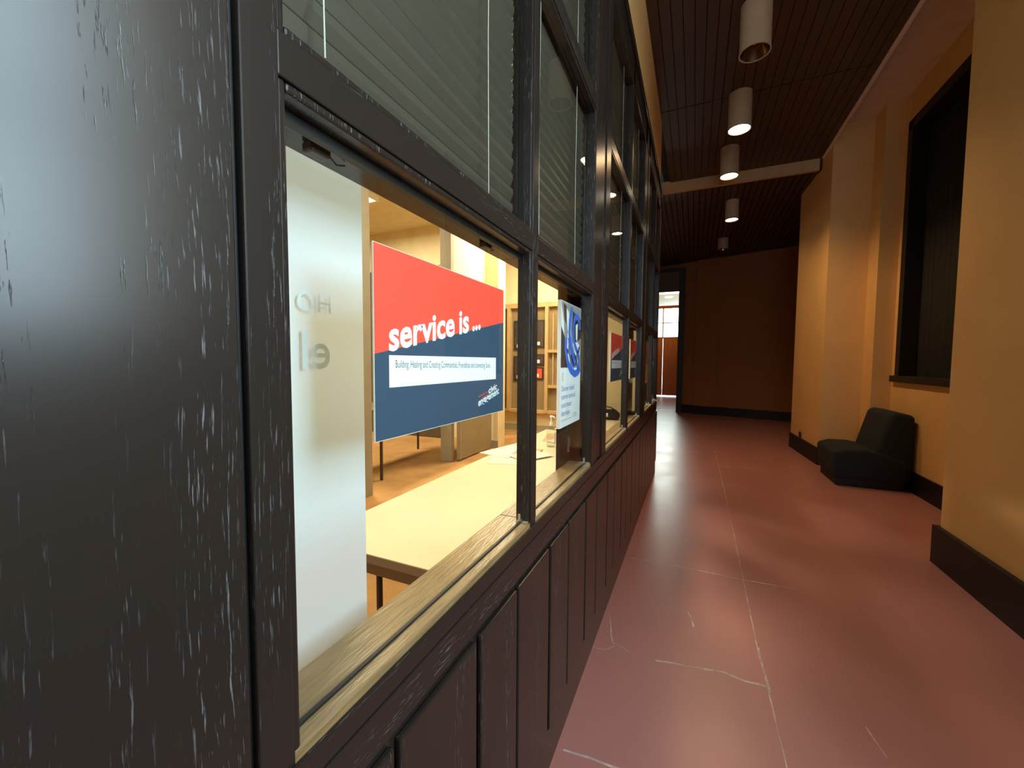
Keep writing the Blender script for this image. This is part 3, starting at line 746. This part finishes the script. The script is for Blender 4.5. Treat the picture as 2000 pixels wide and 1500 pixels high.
# vestibule beyond
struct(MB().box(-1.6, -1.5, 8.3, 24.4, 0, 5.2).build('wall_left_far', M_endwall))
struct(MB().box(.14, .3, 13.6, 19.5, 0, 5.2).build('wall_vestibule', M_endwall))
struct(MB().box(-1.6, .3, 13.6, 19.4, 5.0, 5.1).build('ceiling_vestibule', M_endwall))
struct(MB().box(-1.5, .14, 13.55, 13.62, .001, .006).build('trim_6', M_steel))
Yd = 19.1
d3 = struct(empty('door_3', (-.6, Yd, 0)), 'brown double doors with bright panes above at the far end')
MB().box(-1.5, -.838, Yd, Yd+.05, .05, 2.56).build('door_leaf', M_door, d3)
MB().box(-.826, .14, Yd, Yd+.05, .05, 2.56).build('door_leaf', M_door, d3)
mb = MB()
mb.box(-1.5, .14, Yd, Yd+.06, 2.56, 2.62); mb.box(-1.5, .14, Yd, Yd+.06, 3.86, 3.99); mb.box(-1.5, .14, Yd, Yd+.06, 4.57, 5.0)
mb.box(-.87, -.82, Yd, Yd+.06, 2.6, 3.9); mb.box(-1.5, .14, Yd+.01, Yd+.05, 3.22, 3.26); mb.box(-.14, .14, Yd, Yd+.06, 2.56, 5.0)
mb.build('window_frame', M_door, d3)
MB().box(-1.5, .1, Yd+.02, Yd+.026, 2.6, 4.57).build('glass_pane', M_glass, d3)
# glowing card standing for the bright outdoors behind the panes
sky = emit('sky_card_glow', (.90, 1.0, .98), 6)
struct(MB().box(-3.5, 3, 24.2, 24.25, -.1, 4.62).build('sky_card', sky))
struct(MB().box(-3.5, 3, 19.15, 24.2, 4.62, 4.7).build('ceiling_porch', mat('porch_ceiling', (.45, .48, .42), .8)))
pl = MB().lathe((-.75, 20.8, 4.585), [(.16, 0), (.16, .03)], 24).build('ceiling_light', M_lamp); tag(pl, 'round ceiling light seen through the transom above the far doors', 'ceiling light')

# ------------------------------------------------------------------ cylinder downlights
WARM = (1.0, 0.62, 0.28)
def can(x, y_, zt, zb, lit, label, r=.122, power=0):
    o = empty('ceiling_downlight', (x, y_, zt)); tag(o, label, 'ceiling light', 'cylinder downlights along the corridor')
    L_ = zt-zb
    MB().lathe((x, y_, zb), [(r, 0), (r, L_)], 40, close=False).build('housing', M_can, o, smooth=True)
    MB().lathe((x, y_, zb), [(r+.003, 0), (r+.003, .012), (r-.008, .012), (r-.008, 0), (r+.003, 0)], 40, close=False).build('rim', M_can, o)
    MB().lathe((x, y_, zb), [(r-.010, .004), (r-.022, .06), (.06, .15), (.05, .18)], 40, close=False).build('reflector', M_refl, o, smooth=True)
    MB().lathe((x, y_, zb), [(.001, .175), (.052, .175)], 24, close=False).build('reflector', M_refl, o)
    if lit:
        MB().lathe((x, y_, zb), [(.001, .012), (r-.012, .014)], 32, close=False).build('lamp', M_lamp, o)
        s_ = lamp('downlight_beam', 'SPOT', (x, y_, zb-.01), power, WARM, spot_size=math.radians(138), spot_blend=.55, shadow_soft_size=.08)
    else:
        MB().lathe((x, y_, zb), [(.001, .075), (.018, .08), (.030, .10), (.030, .13), (.016, .17)], 20, close=False).build('lamp', M_lamp_off, o, smooth=True)
    return o
can(.855, 4.22, CZ, 4.20, False, 'unlit cylinder ceiling downlight nearest the camera, at the top of the picture')
can(.850, 5.50, CZ, 4.20, True, 'lit cylinder ceiling downlight second from the camera', power=108)
can(.835, 6.79, CZ, 4.20, True, 'lit cylinder ceiling downlight third from the camera, just before the bulkhead', power=108)
can(1.0, 8.53, CZ2, 4.107, True, 'lit cylinder ceiling downlight beyond the bulkhead', r=.112, power=26)
can(1.0, 11.0, CZ2, 4.20, False, 'unlit cylinder ceiling downlight farthest down the corridor', r=.112)

can(-.60, 17.3, 5.0, 4.66, True, 'added unseen downlight in the vestibule, brightening the far double doors', power=60)  # unseen lamp added to warm the far doors and vestibule floor
# ------------------------------------------------------------------ armless lounge chair in the recess
lc = empty('lounge_chair', (2.40, 6.48, 0)); tag(lc, 'armless dark teal upholstered lounge chair in the corridor recess', 'chair')
def block(name, prof, y0, y1, bev, mt=M_upholst, n=4):
    MB().prism([(x_, y0, z) for (x_, z) in prof], (0, y1-y0, 0)).build(name, mt, lc, bevel=bev, seg=n, smooth=True)
block('seat', [(2.05, .10), (2.04, .42), (2.16, .465), (2.36, .47), (2.52, .44), (2.62, .40), (2.76, .36), (2.76, .10)], 6.10, 6.86, .04)
block('backrest', [(2.44, .40), (2.57, .915), (2.63, .93), (2.80, .90), (2.80, .12), (2.56, .12)], 6.12, 6.84, .05)
MB().box(2.09, 2.74, 6.15, 6.81, 0.0, .11).build('plinth', M_base, lc)

# back wall behind the camera closes the corridor
mb = MB()
mb.box(-.1, .35, -2.3, -2.2, 0, 4.9); mb.box(2.05, 3.2, -2.3, -2.2, 0, 4.9); mb.box(.35, 2.05, -2.3, -2.2, 0, 1.0); mb.box(.35, 2.05, -2.3, -2.2, 4.2, 4.9)
struct(mb.build('wall_behind', M_wall))
w3 = struct(empty('window_21', (1.2, -2.25, 1)), 'tall window behind the camera')
mb = MB()
for x in (.35, 1.17, 1.99): mb.box(x, x+.06, -2.27, -2.23, 1.0, 4.2)
for z in (1.0, 2.6, 4.14): mb.box(.35, 2.05, -2.27, -2.23, z, z+.06)
mb.build('window_frame', M_black, w3)
# unseen box added above the suspended ceilings to keep sky light out
struct(MB().box(-8.2, 3.3, -3.3, 13.8, 5.15, 5.3).build('sky_blocking_roof', M_black))
struct(MB().box(3.2, 3.3, -3.3, 13.8, 0, 5.15).build('wall_outer_right', M_black)) if False else None
